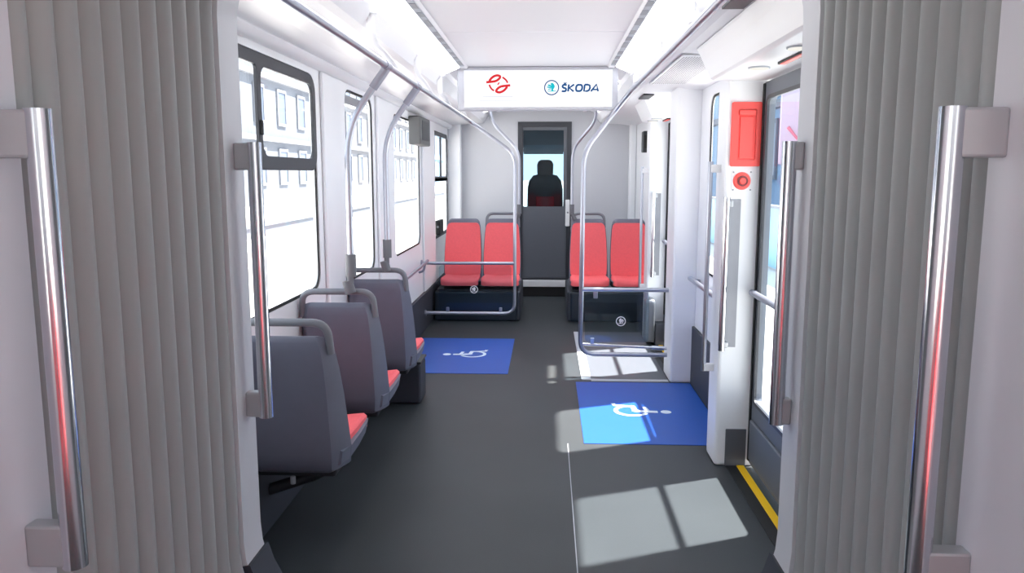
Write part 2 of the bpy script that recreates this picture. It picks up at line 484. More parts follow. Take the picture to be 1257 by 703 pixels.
# ------------------------------------------------------------ door headers
def header(y0, y1, n, ylabel, dx=0.0):
    t = thing('door_header', ylabel, 'door header', (0.92, (y0 + y1) / 2, 1.95))
    ring = lambda y: [(0.785 + dx, y, 1.955), (0.80 + dx, y, 1.945), (1.09, y, 1.945), (1.09, y, 2.08), (0.715 + dx, y, 2.095), (0.722 + dx, y, 2.085), (0.745 + dx, y, 2.04), (0.77 + dx, y, 1.985)]
    obj('cover', loft(NB(), [ring(y0), ring(y1)]), M['white'], t, bevel=0.006)
    k = 0
    for yl in n:
        dl = obj('round_lamp', cyl(NB(), (0.89, yl, 1.943), (0, 0, 1), 0.045, 0.008, 24), M['cornice'], t, smooth=True)
        obj('lamp_lens', cyl(NB(), (0.89, yl, 1.938), (0, 0, 1), 0.040, 0.004, 24), M['spot'], dl, smooth=True)
    return t
h1 = header(2.36, 3.96, (2.92, 3.46), 'white box over the near door with round lamps and a red slot lamp')
rl = obj('signal_lamp', plate(rrect(2.93, 3.33, -0.018, 0.018, 0.017), [], lambda u, v, t: (0.944 + v, u, 1.937 + t), 0.009), M['black'], h1)
obj('lamp_lens', plate(rrect(2.95, 3.31, -0.011, 0.011, 0.010), [], lambda u, v, t: (0.942 + v, u, 1.934 + t), 0.004), M['redplastic'], rl)
h2 = header(6.50, 7.16, (6.6, 6.85), 'white box over the far door, seen end-on beyond the column', 0.05)
rl = obj('signal_lamp', plate(rrect(6.53, 6.83, -0.018, 0.018, 0.017), [], lambda u, v, t: (0.985 + v, u, 1.937 + t), 0.009), M['black'], h2)
obj('lamp_lens', plate(rrect(6.55, 6.81, -0.011, 0.011, 0.010), [], lambda u, v, t: (0.983 + v, u, 1.934 + t), 0.004), M['redplastic'], rl)

# sensor plates and a grille in the right cove
def cove_z(x): return 2.10 - (abs(x - CX) - 0.74) * 0.057
tag(obj('sensor_cover', B(0.632, 0.712, 2.80, 3.02, 2.094, 2.104, 0.002), M['darkframe']), 'dark grey flat rectangle in the right cove nearest the gangway', 'sensor')
tag(obj('sensor_cover', B(0.72, 0.80, 6.1, 6.45, 2.084, 2.096, 0.002), M['darkframe']), 'small dark rectangle in the right cove in front of the far door header', 'sensor')
bm = NB(); box(bm, 0.675, 0.93, 4.12, 5.4, 2.086, 2.094, 0.002)
g = tag(obj('speaker_grille', bm, M['cove']), 'pale perforated grille in the right cove between the two door headers', 'grille')
holes = NB()
for i in range(17):
    for j in range(48):
        x = 0.69 + i * 0.0138; y = 4.16 + j * 0.0255
        bmesh.ops.create_cone(holes, cap_ends=True, segments=6, radius1=0.0042, radius2=0.0042, depth=0.002, matrix=Matrix.Translation((x, y, 2.0855)))
gh = obj('grille_holes', holes, M['screwgrey'], g); gh['kind'] = 'stuff'

# ------------------------------------------------------------ sliding doors
def sliding_door(n, y0, y1, glass_y0, glass_y1):
    t = sroot('door_%d' % n, (1.05, (y0 + y1) / 2, 0.03))
    R3 = lambda u, v, tt: (1.045 + tt, u, v)
    obj('door_leaf', plate(rrect(y0, y1, 0.03, 1.935, 0.02), [rrect(glass_y0, glass_y1, 0.355, 1.865, 0.05)], R3, 0.04), M['leafgrey'], t, bevel=0.004)
    obj('edge_seal', B(1.036, 1.06, y1 - 0.028, y1 - 0.004, 0.04, 1.93, 0.004), M['black'], t)
    obj('glass_seal', ringplate(glass_y0 - .004, glass_y1 + .004, 0.351, 1.869, 0.018, 0.05, lambda u, v, tt: (1.040 + tt, u, v), 0.012), M['darkframe'], t)
    obj('glass_pane', B(1.062, 1.068, glass_y0 - .01, glass_y1 + .01, 0.345, 1.875), M['doorglass'], t)
    obj('panel_step', B(1.030, 1.046, y0 + 0.02, y1 - 0.05, 0.06, 0.27, 0.008), M['leafgrey'], t)
    obj('door_bar', T([(1.02, glass_y0 - 0.03, 0.915), (1.02, glass_y1 + 0.03, 0.915)], 0.016), M['railpaint'], t, smooth=True)
    for yy in (glass_y0 - 0.03, glass_y1 + 0.03):
        obj('bar_mount', T([(1.02, yy, 0.915), (1.048, yy, 0.915)], 0.012), M['railpaint'], t, smooth=True)
    return t
door_a = sliding_door(2, 3.00, 3.945, 3.22, 3.885)  # hidden near edge of the glass set in to shorten the sun patch
struct(obj('wall_right_unseen', B(XR, XR + 0.07, 2.33, 3.0, 0, 2.14), M['wall']))  # unseen solid wall, added beside the door to limit the sun on the floor
door_b = sliding_door(3, 5.91, 6.945, 5.98, 6.885)
for i, (y0, y1) in enumerate(((3.0, 3.94), (5.92, 6.94))):
    struct(obj('trim_%d' % (30 + 2 * i), B(0.93, 0.985, y0, y1, 0.0, 0.006, 0.002), M['black']))
    struct(obj('trim_%d' % (31 + 2 * i), B(0.985, 1.022, y0, y1, 0.0, 0.010, 0.002), M['yellow']))

# ------------------------------------------------------------ gangway: frames and bellows
GL, GR = -0.910, 0.722
def gang(off=0.0, n=10):
    x0, x1 = GL - off, GR + off
    r = 0.24; rb = 0.36
    zt = 2.17 + off; zb = -0.02
    p = []
    p.append((x0 + rb * 1.0, zb + 0.03))
    for k in range(n + 1):
        a = math.radians(270 - 90 * k / n); p.append((x0 + rb + rb * math.cos(a), zb + 0.06 + rb + rb * math.sin(a)))
    zl = zb + 0.06 + rb
    for k in range(1, 6): p.append((x0, zl + (zt - r - zl) * k / 6))
    for k in range(n + 1):
        a = math.radians(180 - 90 * k / n); p.append((x0 + r + r * math.cos(a), zt - r + r * math.sin(a)))
    for k in range(n + 1):
        a = math.radians(90 - 90 * k / n); p.append((x1 - r + r * math.cos(a), zt - r + r * math.sin(a)))
    for k in range(1, 6): p.append((x1, (zt - r) + (zl - zt + r) * k / 6))
    for k in range(n + 1):
        a = math.radians(-90 * k / n); p.append((x1 - rb + rb * math.cos(a), zb + 0.06 + rb + rb * math.sin(a)))
    p.append((x1 - rb, zb + 0.03))
    return p
bt = thing('gangway_bellows', 'pleated grey rubber bellows lining the gangway on both sides', 'bellows', (CX, 1.78, 0.0))
Y0, Y1, NF, SP = 1.335, 2.20, 11, 12
bm = NB(); rows = []
for i in range(NF * SP + 1):
    f = (i / SP) % 1.0
    off = 0.046 * (1 - abs(math.sin(PI * f)) ** 0.8) 
    y = Y0 + (Y1 - Y0) * i / (NF * SP)
    rows.append([bm.verts.new((x, y, z)) for x, z in gang(off)])
for a, b in zip(rows, rows[1:]):
    for k in range(len(a) - 1): bm.faces.new((a[k], a[k + 1], b[k + 1], b[k]))
bl = obj('pleats', bm, M['bellows'], bt)
for p in bl.data.polygons: p.use_smooth = True
sm = bl.modifiers.new('solid', 'SOLIDIFY'); sm.thickness = 0.006; sm.offset = 0

def gang_ring(n, y0, y1, m):
    inn = gang(-0.002); out = [(-1.27, 0.012), (-1.27, 2.44), (1.13, 2.44), (1.13, 0.012)]
    bm = plate([(CX - 1.26, -0.09), (CX - 1.26, 2.44), (CX + 1.26, 2.44), (CX + 1.26, -0.09)], [inn], lambda u, v, t: (u, y0 + t, v), y1 - y0)
    return struct(obj('trim_%d' % n, bm, m, smooth=True))
gang_ring(40, 2.20, 2.34, M['frame_white'])
gang_ring(41, 1.10, 1.335, M['lav'])
for n_, s_ in ((43, 0), (44, 1)):
    arcpts = []
    for k in range(9):
        a = math.radians(192 + 78 * k / 8)
        arcpts.append((math.cos(a), math.sin(a)))
    rb_ = 0.36; zc_ = 0.40
    def ax(c, off): return (GL + rb_ + (rb_ - off) * c) if s_ == 0 else (GR - rb_ - (rb_ - off) * c)
    rings_ = []
    for y_ in (2.195, 2.352):
        rings_.append([(ax(c, 0.012), y_, zc_ + (rb_ - 0.012) * z_) for c, z_ in arcpts] + [(ax(c, -0.03), y_, zc_ + (rb_ + 0.03) * z_) for c, z_ in reversed(arcpts)])
    struct(obj('trim_%d' % n_, loft(NB(), rings_), M['kick'], smooth=True))
struct(obj('trim_42', B(GL + 0.1, GR - 0.1, 1.1, 2.42, 0.0, 0.005), M['floor']))

def grab_rail(x, y, side, label, za=0.765, zb=1.590):
    """side +1: mounted on the left frame, its rail stands out to the right of the mount"""
    t = thing('grab_rail', label, 'grab rail', (x, y, 0.765), 'gangway grab rails')
    obj('rail', T([(x, y, za), (x, y, zb)], 0.0, n=20, flat=(0.021, 0.021)), M['steel'], t, smooth=True)
    wx = GL + 0.001 if side > 0 else GR - 0.001
    for z0, z1 in ((za + .003, za + .08), (zb - .08, zb - .002)):
        a, b = sorted((wx, x))
        obj('mount', B(a, b, y - 0.018, y + 0.018, z0, z1, 0.005), M['bracket'], t)
    return t
grab_rail(-0.853, 2.285, 1, 'steel grab rail on the white gangway frame left, beside the big window')
grab_rail(0.683, 2.285, -1, 'steel grab rail on the white gangway frame right, in front of the near door')
grab_rail(-0.832, 1.275, 1, 'large steel grab rail nearest the viewer at the left edge', 0.812, 1.605)
grab_rail(0.640, 1.300, -1, 'large steel grab rail nearest the viewer at the right edge', 0.785, 1.605)

# ------------------------------------------------------------ passenger seats
def shell_ring(z, y, w, d, wb):
    """closed section: back face narrower than the front; y is the centre, front is +y"""
    c = 0.012
    pts = [(-wb + c, -d), (wb - c, -d), (wb, -d + c), (w, d - c), (w - c, d), (w * 0.5, d * 0.62), (0, d * 0.55), (-w * 0.5, d * 0.62), (-w + c, d), (-w, d - c), (-wb, -d + c)]
    return [(px, y + py, z) for px, py in pts]

def backline(z):      # y of the backrest centre for height z above the floor
    return 0.02 - (z - 0.42) * 0.20
def make_seat(name, label, group, hoop, base, ks=1.0, kx=1.0):
    hh = lambda z: 0.42 + (z - 0.42) * ks if z > 0.42 else z
    t = thing(name, label, 'seat', (0, 0, 0), group)
    rings = []
    top = 0.925
    for z, w, d, wb in ((0.315, 0.185, 0.05, 0.15), (0.33, 0.205, 0.062, 0.168), (0.40, 0.212, 0.066, 0.174), (0.52, 0.210, 0.055, 0.172), (0.66, 0.206, 0.045, 0.17),
                        (0.78, 0.198, 0.038, 0.166), (0.86, 0.188, 0.033, 0.160), (0.90, 0.176, 0.028, 0.15), (0.917, 0.160, 0.020, 0.14), (top, 0.14, 0.010, 0.12)):
        rings.append(shell_ring(hh(z), backline(hh(z)), w * kx, d, wb * kx))
    obj('backrest', loft(NB(), rings), M['seatgrey'], t, smooth=True, world=False)
    # red back pad, rounded corners, slightly hollow
    def pad(z, w, k):
        z = hh(z); w = w * kx * (0.88 if base else 1.0)
        y = backline(z)
        h = 0.035 - 0.0 * k
        o = []
        n = 8
        for i in range(n + 1):
            u = -1 + 2 * i / n; o.append((u * w, y + h + 0.020 * abs(u) ** 2 + 0.014, z))
        for i in range(n + 1):
            u = 1 - 2 * i / n; o.append((u * w, y + h - 0.03, z))
        return o
    zs = [(0.43, .185), (0.445, .196), (0.50, .201), (0.62, .200), (0.75, .192), (0.84, .183), (0.868, .175), (0.884, .160), (0.89, .14)]
    obj('back_pad', loft(NB(), [pad(z, w, i) for i, (z, w) in enumerate(zs)]), M['red'], t, smooth=True, world=False)
    # seat pan
    def pan(y, w, z, th):
        w = w * kx
        return [(-w, y, z + 0.01), (-w * 0.96, y, z - th * 0.7), (-w * 0.8, y, z - th), (w * 0.8, y, z - th), (w * 0.96, y, z - th * 0.7), (w, y, z + 0.01), (w * 0.93, y, z + 0.016), (0, y, z + 0.004), (-w * 0.93, y, z + 0.016)]
    rows = [(0.00, .195, .392, .06), (0.08, .212, .392, .065), (0.22, .216, .396, .062), (0.34, .216, .402, .052), (0.40, .208, .402, .042), (0.43, .18, .398, .03), (0.44, .15, .392, .02)]
    obj('seat_pan', loft(NB(), [pan(*r) for r in rows]), M['seatgrey'], t, smooth=True, world=False)
    def cush(y, w, z, th):
        w = w * kx
        return [(-w, y, z), (w, y, z), (w, y, z + th * .8), (w * .93, y, z + th), (w * .5, y, z + th * .85), (0, y, z + th * .78), (-w * .5, y, z + th * .85), (-w * .93, y, z + th), (-w, y, z + th * .8)]
    rows = [(0.035, .175, .39, .05), (0.09, .195, .39, .05), (0.22, .203, .39, .052), (0.34, .205, .384, .060), (0.40, .202, .376, .062), (0.43, .190, .37, .056), (0.444, .165, .368, .042), (0.449, .14, .368, .03)]
    obj('seat_pad', loft(NB(), [cush(*r) for r in rows]), M['red'], t, smooth=True, world=False)
    # underside mount
    if base:
        obj('seat_mount', B(-0.17, 0.16, 0.02, 0.32, 0.285, 0.335, 0.012), M['seatdark'], t, world=False)
        obj('bracket_arm', T([(0.12, 0.20, 0.30), (0.05, 0.18, 0.24), (-0.20, 0.16, 0.16)], 0.025, rad=0.08), M['seatdark'], t, smooth=True, world=False)
        obj('bolt', cyl(NB(), (0.0, -0.03, 0.292), (0, 0, 1), 0.010, 0.03, 10), M['screwgrey'], t, world=False)
    if hoop:
        za = hh(0.85); yb = backline(za); zt = hh(0.925) + 0.055
        o = obj('grab_hoop', T([(-0.178 * kx, yb, za), (-0.172 * kx, yb - 0.02, zt), (0.172 * kx, yb - 0.02, zt), (0.178 * kx, yb, za)], 0.0155, rad=0.11), M['hoop'], t, smooth=True, world=False)
    return t

GS = 'single seats along the left windows'
seat = make_seat('single_seat', 'grey single seat nearest the gangway, its back partly hidden by the white frame', GS, True, True, 0.92)
seat.location = (-1.005, 2.98, 0)
sl = [((-1.005, 3.77, 0), 'grey single seat in the middle of the left row, pole on its hoop'),
      ((-1.005, 4.62, 0), 'grey single seat farthest along the left row, just before the blue floor area')]
seats_l = [seat]
for loc, lab in sl: seats_l.append(dup(seat, loc, lab))
# box under the third seat
wb = thing('equipment_box', 'low dark grey box under the farthest single seat on the left', 'box', (-0.99, 5.08, 0))
obj('casing', B(-1.165, -0.82, 4.97, 5.20, 0.0, 0.27, 0.02, 3), M['kick'], wb)
obj('lid', B(-1.165, -0.815, 4.965, 5.205, 0.27, 0.285, 0.006), M['seatdark'], wb)

# upright poles from the left ceiling rail to the seat hoops
def upright(y, x, label):
    t = thing('seat_pole', label, 'pole', (x, y, 1.02), 'poles rising from the single seats')
    obj('pole', T([(x, y, 1.03), (x, y, 1.72), (-0.735, y, 1.975)], 0.0155, rad=0.20), M['satin'], t, smooth=True)
    obj('sleeve', cyl(NB(), (x, y, 1.07), (0, 0, 1), 0.025, 0.105, 20), M['joint'], t, smooth=True)
    obj('lower_joint', cyl(NB(), (x - 0.012, y + 0.0, 0.968), (-0.25, 0, 1), 0.025, 0.06, 20), M['joint'], t, smooth=True)
    obj('ball_joint', cyl(NB(), (x - 0.004, y, 1.01), (0, 0, 1), 0.015, 0.05, 16), M['joint'], t, smooth=True)
    d = Vector((-0.735 - x, 0, 0.255)).normalized()
    e = Vector((-0.735, y, 1.975))
    obj('rail_clamp', T([e - d * 0.11, e - d * 0.0], 0.021), M['railpaint'], t, smooth=True)
    return t
upright(3.655, -0.925, 'bent metal pole rising from the middle single seat to the left ceiling rail')
upright(4.505, -0.925, 'bent metal pole rising from the farthest single seat to the left ceiling rail')

# ------------------------------------------------------------ rear double seats on pedestals
def pedestal(x0, x1, yf, label):
    t = thing('seat_pedestal', label, 'seat pedestal', ((x0 + x1) / 2, 8.2, 0), 'navy pedestals under the red seats')
    obj('body', B(x0, x1, yf, 9.0, 0.0, 0.31, 0.02, 3), M['pedestal'], t)
    obj('top_cover', B(x0 + 0.02, x1 - 0.02, yf + 0.03, 8.22, 0.309, 0.325, 0.004), M['seatdark'], t)
    obj('side_cover', B(x1 - 0.04, x1 + 0.03, yf + 0.02, 8.9, 0.0, 0.31, 0.02, 3) if x0 < -0.5 else B(x0 - 0.03, x0 + 0.04, yf + 0.02, 8.9, 0.0, 0.31, 0.02, 3), M['kick'], t)
    return t
pedestal(-1.15, -0.30, 7.92, 'dark navy seat pedestal left of the cab door')
pedestal(0.24, 1.03, 7.92, 'dark navy seat pedestal right of the cab door')
GR_ = 'red seats in front of the cab wall'
rs = [(-0.895, False, 'red seat by the left wall in front of the cab wall, leftmost of its row', 0.0),
      (-0.478, True, 'red seat just left of the cab door with a hoop over its back', 0.0),
      (0.440, True, 'red seat just right of the cab door with a hoop over its back', 0.0),
      (0.868, False, 'red seat by the right wall in front of the cab wall, rightmost of its row', 0.0)]
import copy
made = {}
for x, hp, lab, _ in rs:
    if hp not in made:
        r = make_seat('double_seat', lab, GR_, hp, False, 1.19, 0.965); made[hp] = r
        r.location = (x, 8.36, 0.0); r.rotation_euler = (0, 0, PI)
    else:
        r = dup(made[hp], (x, 8.36, 0.0), lab, PI)
# raised grey headrest block on the outer seats
# two red seats in the nearer car behind the viewpoint (they mirror in the grab rails)
for i, (x, lab) in enumerate(((-0.80, 'red seat in the nearer car behind the viewpoint, by its left wall'), (-0.36, 'red seat in the nearer car behind the viewpoint, left of its aisle'),
               (0.24, 'red seat in the nearer car behind the viewpoint, right of its aisle'), (0.66, 'red seat in the nearer car behind the viewpoint, by its right wall'))):
    dup(made[True], (x, -0.95, 0.0), lab, 0, 'red seats in the nearer car')

# ------------------------------------------------------------ overhead rails
t = thing('ceiling_rail', 'long metal ceiling rail on the left, bending down before the left red seats', 'handrail', (-0.73, 4.8, 1.99))
obj('rail', T([(-0.735, 2.13, 1.985), (-0.735, 7.42, 1.99), (-0.304, 7.42, 1.68), (-0.304, 7.42, 0.172), (XL + 0.03, 7.42, 0.172)], 0.0165, rad=0.11), M['satin'], t, smooth=True)
obj('cross_rail', T([(-0.304, 7.42, 0.655), (XL + 0.01, 7.42, 0.655)], 0.0155), M['satin'], t, smooth=True)
obj('wall_flange', cyl(NB(), (XL + 0.036, 7.42, 0.172), (1, 0, 0), 0.03, 0.012, 20), M['railpaint'], t, smooth=True)
obj('wall_flange', cyl(NB(), (XL + 0.006, 7.42, 0.655), (1, 0, 0), 0.03, 0.012, 20), M['railpaint'], t, smooth=True)
# sleeves at the joints
for y in (3.655, 4.505):
    obj('joint_sleeve', T([(-0.735, y - 0.05, 1.9865), (-0.735, y + 0.05, 1.9865)], 0.020), M['railpaint'], t, smooth=True)
t = thing('ceiling_rail', 'long metal ceiling rail on the right, bending down before the right red seats', 'handrail', (0.57, 4.2, 2.07))
obj('rail', T([(0.573, 2.20, 2.072), (0.573, 5.55, 2.068), (0.50, 5.72, 1.97), (0.26, 5.75, 1.66), (0.252, 5.75, 0.168), (0.894, 5.75, 0.168)], 0.0175, rad=0.11), M['satin'], t, smooth=True)
obj('cross_rail', T([(0.255, 5.75, 0.655), (0.894, 5.75, 0.655)], 0.0165), M['satin'], t, smooth=True)
obj('lower_bar', T([(0.27, 5.75, 0.245), (0.894, 5.76, 0.215)], 0.011), M['steel'], t, smooth=True)
obj('bar_sleeve', T([(0.78, 5.755, 0.2205), (0.87, 5.755, 0.216)], 0.017), M['steel'], t, smooth=True)

def pole_b(x, y, pts, label):
    t = thing('seat_pole', label, 'pole', (x, y, 1.06))
    obj('pole', T(pts, 0.0155, rad=0.12), M['satin'], t, smooth=True)
    obj('sleeve', cyl(NB(), (x, y, 1.125), (0, 0, 1), 0.025, 0.10, 20), M['joint'], t, smooth=True)
    obj('lower_joint', cyl(NB(), (x + (0.02 if x > 0 else -0.02), y, 1.045), (0.5 if x > 0 else -0.5, 0, -1), 0.022, 0.07, 20), M['joint'], t, smooth=True)
pole_b(-0.298, 8.43, [(-0.298, 8.43, 1.08), (-0.298, 8.43, 1.74), (-0.58, 8.43, 2.02), (-0.62, 8.43, 2.24)], 'thin bent pole from the ceiling to the hooped red seat left of the cab door')
pole_b(0.262, 8.43, [(0.262, 8.43, 1.08), (0.262, 8.43, 1.76), (0.50, 8.20, 2.04), (0.47, 8.10, 2.24)], 'thin bent pole from the ceiling to the hooped red seat right of the cab door')

# white curved hangers between ceiling and the left rail
for i, (y, lab) in enumerate(((3.37, 'nearest'), (4.55, 'second'), (5.50, 'third'), (6.7, 'farthest'))):
    t = thing('rail_hanger', 'white curved hanger joining the left ceiling rail to the ceiling, %s of the row' % lab, 'rail bracket', (-0.74, y, 2.0), 'white hangers on the left rail')
    obj('arm', T([(-0.742, y, 2.17), (-0.742, y + 0.02, 2.055), (-0.740, y + 0.30, 2.035), (-0.737, y + 0.50, 2.003)], 0.0, n=12, rad=0.13, flat=(0.009, 0.017)), M['white'], t, smooth=True)
    obj('foot', cyl(NB(), (-0.737, y, 2.165), (0, 0, 1), 0.026, 0.012, 20), M['white'], t, smooth=True)
# short studs on the right
for i, (y, lab) in enumerate(((3.28, 'nearest'), (4.22, 'second'), (5.30, 'third'))):
    t = thing('rail_stud', 'short white stud holding the right ceiling rail, %s of the three' % lab, 'rail bracket', (0.573, y, 2.09), 'white studs on the right rail')
    obj('stud', T([(0.573, y, 2.075), (0.573, y, 2.205)], 0.013), M['white'], t, smooth=True)
    obj('cap', B(0.556, 0.590, y - 0.03, y + 0.03, 2.088, 2.135, 0.01, 3), M['white'], t)

# wall handrail, left
t = thing('wall_handrail', 'low handrail along the left wall ending beside the left red seats', 'handrail', (-1.14, 6.7, 0.66))
obj('rail', T([(-1.135, 5.45, 0.645), (-1.135, 7.30, 0.675), (-1.135, 7.40, 0.68)], 0.014), M['railpaint'], t, smooth=True)
for y in (5.7, 7.25):
    obj('bracket', T([(-1.135, y, 0.67), (-1.150, y, 0.60), (XL + 0.004, y, 0.585)], 0.011, rad=0.03), M['railpaint'], t, smooth=True)
# wall handrail, right, under the narrow window
t = thing('wall_handrail', 'short handrail on the right wall below the narrow window', 'handrail', (1.0, 5.0, 0.775))
obj('rail', T([(1.0, 5.50, 0.776), (1.0, 4.22, 0.776)], 0.0165), M['satin'], t, smooth=True)
for y in (5.42, 4.3):
    obj('bracket', T([(1.0, y, 0.776), (1.055, y, 0.765)], 0.012), M['railpaint'], t, smooth=True)

# thin side bars on the portal pillars
def side_bar(x, y, ypil, xp, label):
    t = thing('pillar_bar', label, 'grab rail', (x, y, 0.48), 'thin white bars beside the door pillars')
    obj('bar', T([(x, y, 0.48), (x, y, 1.56)], 0.0125), M['satin'], t, smooth=True)
    for z in (1.525, 0.50):
        obj('mount', B(x - 0.002, xp + 0.004, y - 0.014, y + 0.014, z - 0.02, z + 0.02, 0.005), M['white'], t)
side_bar(0.822, 4.05, 3.95, 0.872, 'thin upright bar on the left side of the near door pillar')
side_bar(0.836, 7.05, 6.95, 0.885, 'thin upright bar on the side of the far door pillar by the rightmost red seat')

def pillar_handle(x, y, w, label, z0=0.62, z1=1.385):
    t = thing('grab_bar', label, 'grab handle', (x + 0.04, y, z0), 'handles on the door pillars')
    obj('recess_plate', B(x + 0.02, x + 0.02 + w, y - 0.004, y + 0.002, z0 + 0.01, z1 - 0.01, 0.0015), M['recess'], t)
    obj('handle', T([(x, y - 0.045, z0), (x, y - 0.045, z1)], 0.0, n=18, flat=(0.016, 0.016)), M['steel'], t, smooth=True)
    for z in (z0 + 0.03, z1 - 0.03):
        obj('mount', B(x - 0.008, x + 0.03, y - 0.05, y + 0.001, z - 0.016, z + 0.016, 0.004), M['bracket'], t)
pillar_handle(0.878, 3.95, 0.058, 'steel handle over a grey plate on the near door pillar, below the red button')
pillar_handle(0.925, 6.95, 0.045, 'steel handle over a grey plate on the far door pillar', 0.60, 1.34)

# ------------------------------------------------------------ red hatch and button on the near pillar
t = thing('emergency_hatch', 'bright red recessed emergency hatch high on the near door pillar', 'emergency box', (0.965, 3.95, 1.54))
fp = lambda u, v, tt: (u, 3.95 - tt, v)
obj('frame', plate(rrect(0.893, 1.037, 1.535, 1.843, 0.008), [rrect(0.925, 1.012, 1.565, 1.81, 0.010)], fp, 0.014), M['redplastic'], t, bevel=0.002)
obj('inner_panel', B(0.926, 1.011, 3.945, 3.951, 1.566, 1.809), M['redplastic'], t)
obj('lip', B(0.928, 1.009, 3.928, 3.948, 1.780, 1.806, 0.006, 3), M['redplastic'], t)
obj('cover', B(0.934, 1.003, 3.939, 3.946, 1.575, 1.775, 0.003), M['redplastic'], t)
t = thing('emergency_button', 'round red emergency button on a white plate below the red hatch', 'button', (0.955, 3.95, 1.42))
obj('base_plate', plate(rrect(0.905, 1.005, 1.412, 1.516, 0.012), [], fp, 0.004), M['white'], t)
bx, bz = 0.955, 1.464
obj('collar', cyl(NB(), (bx, 3.940, bz), (0, -1, 0), 0.044, 0.014, 32, 0.038), M['redplastic'], t, smooth=True)
bn = obj('dark_ring', cyl(NB(), (bx, 3.931, bz), (0, -1, 0), 0.026, 0.006, 28), mat('dark_red', (120, 40, 44), 0.4), t, smooth=True)
obj('push_cap', cyl(NB(), (bx, 3.925, bz), (0, -1, 0), 0.018, 0.012, 28, 0.014), M['redplastic'], t, smooth=True)
for sx in (-1, 1):
    for sz in (-1, 1):
        obj('screw', cyl(NB(), (bx + sx * 0.042, 3.9445, bz + sz * 0.043), (0, -1, 0), 0.004, 0.004, 10), M['screwgrey'], t)

# ------------------------------------------------------------ small boxes
t = thing('wall_speaker', 'grey box mounted high at the third left window', 'speaker box', (-1.16, 7.3, 1.76))
obj('casing', B(XL + 0.0, XL + 0.105, 6.85, 7.42, 1.75, 1.995, 0.012, 2), mat('speaker_grey', (88, 90, 92), 0.5), t)
obj('grille', B(XL + 0.104, XL + 0.108, 6.95, 7.32, 1.79, 1.96, 0.002), M['darkframe'], t)
t = thing('camera_box', 'small black box at the foot of the last left window', 'box', (-1.17, 8.6, 0.84))
obj('casing', B(XL - 0.005, XL + 0.045, 8.45, 8.75, 0.84, 1.0, 0.01), M['black'], t)
obj('lens', cyl(NB(), (XL + 0.022, 8.447, 0.93), (0, -1, 0), 0.012, 0.008, 16), M['screwgrey'], t)
t = thing('wall_device', 'narrow dark box high on the right wall above the rightmost red seat', 'box', (1.03, 8.1, 1.66))
obj('casing', B(0.95, 1.06, 8.0, 8.15, 1.71, 1.92, 0.01), M['darkframe'], t)
obj('display', B(0.96, 1.03, 7.995, 8.001, 1.75, 1.88, 0.002), M['black'], t)

# ------------------------------------------------------------ smoked glass panels with round emblem
def emblem(cx, cz, r, to3, m_ring, m_wing, parent, flip=1, dep=0.0015, disc=False):
    """ring with a winged arrow"""
    k = r / 1.0
    f = lambda u, v, t: to3(cx + flip * u * k, cz + v * k, t)
    bm = NB(); ribbon(bm, arc(0, 0, 0.92, 0, 360, 40)[:-1], 0.14 if not disc else 0.17, f, dep, closed=True)
    ring = obj('emblem_ring', bm, m_ring, parent)
    bm = NB()
    # arrow shaft and head
    poly(bm, [(-0.52, -0.50), (0.60, -0.50), (0.60, -0.40), (-0.52, -0.40)], f, dep)
    poly(bm, [(-0.05, -0.42), (0.25, -0.42), (0.22, -0.12), (0.0, -0.15)], f, dep)
    # three feathers and crest
    poly(bm, [(0.0, -0.18), (0.30, -0.15), (0.42, 0.12), (0.36, 0.36), (0.18, 0.58), (-0.05, 0.62), (-0.16, 0.45), (-0.02, 0.30), (-0.12, 0.10)], f, dep)
    poly(bm, [(-0.10, 0.10), (-0.02, 0.28), (-0.30, 0.42), (-0.50, 0.38), (-0.52, 0.26)], f, dep)
    poly(bm, [(-0.06, -0.10), (-0.10, 0.08), (-0.40, 0.16), (-0.62, 0.12), (-0.60, 0.0)], f, dep)
    poly(bm, [(-0.0, -0.20), (-0.06, -0.12), (-0.36, -0.12), (-0.50, -0.18), (-0.44, -0.27)], f, dep)
    obj('emblem_wing', bm, m_wing, parent)

def screen_panel(x0, x1, y, z0, z1, lx, lz, lr, label, clips_low, clips_high, flip):
    t = thing('glass_screen', label, 'glass panel', ((x0 + x1) / 2, y, z0))
    f = lambda u, v, tt: (u, y - 0.004 + tt, v)
    obj('glass_pane', plate(rrect(x0, x1, z0, z1, 0.03), [], f, 0.008), M['smoke'], t)
    emblem(lx, lz, lr, lambda u, v, tt: (u, y - 0.0045 - tt, v), M['white'], M['white'], t, flip, disc=True)
    for cx in clips_low: obj('clip', B(cx - 0.014, cx + 0.014, y - 0.012, y + 0.012, z0 - 0.015, z0 + 0.03, 0.004), M['satin'], t)
    for cx in clips_high: obj('clip', B(cx - 0.016, cx + 0.016, y - 0.012, y + 0.012, z1 - 0.04, z1 + 0.012, 0.004), M['satin'], t)
screen_panel(-1.03, -0.335, 7.42, 0.20, 0.635, -0.694, 0.404, 0.037, 'smoked glass screen with white round emblem between rails left of the aisle', (-0.95, -0.44), (), 1)
screen_panel(0.285, 0.755, 5.75, 0.262, 0.63, 0.549, 0.420, 0.036, 'smoked glass screen with a white round emblem, framed by rails right of the aisle', (0.34,), (0.36, 0.73), -1)

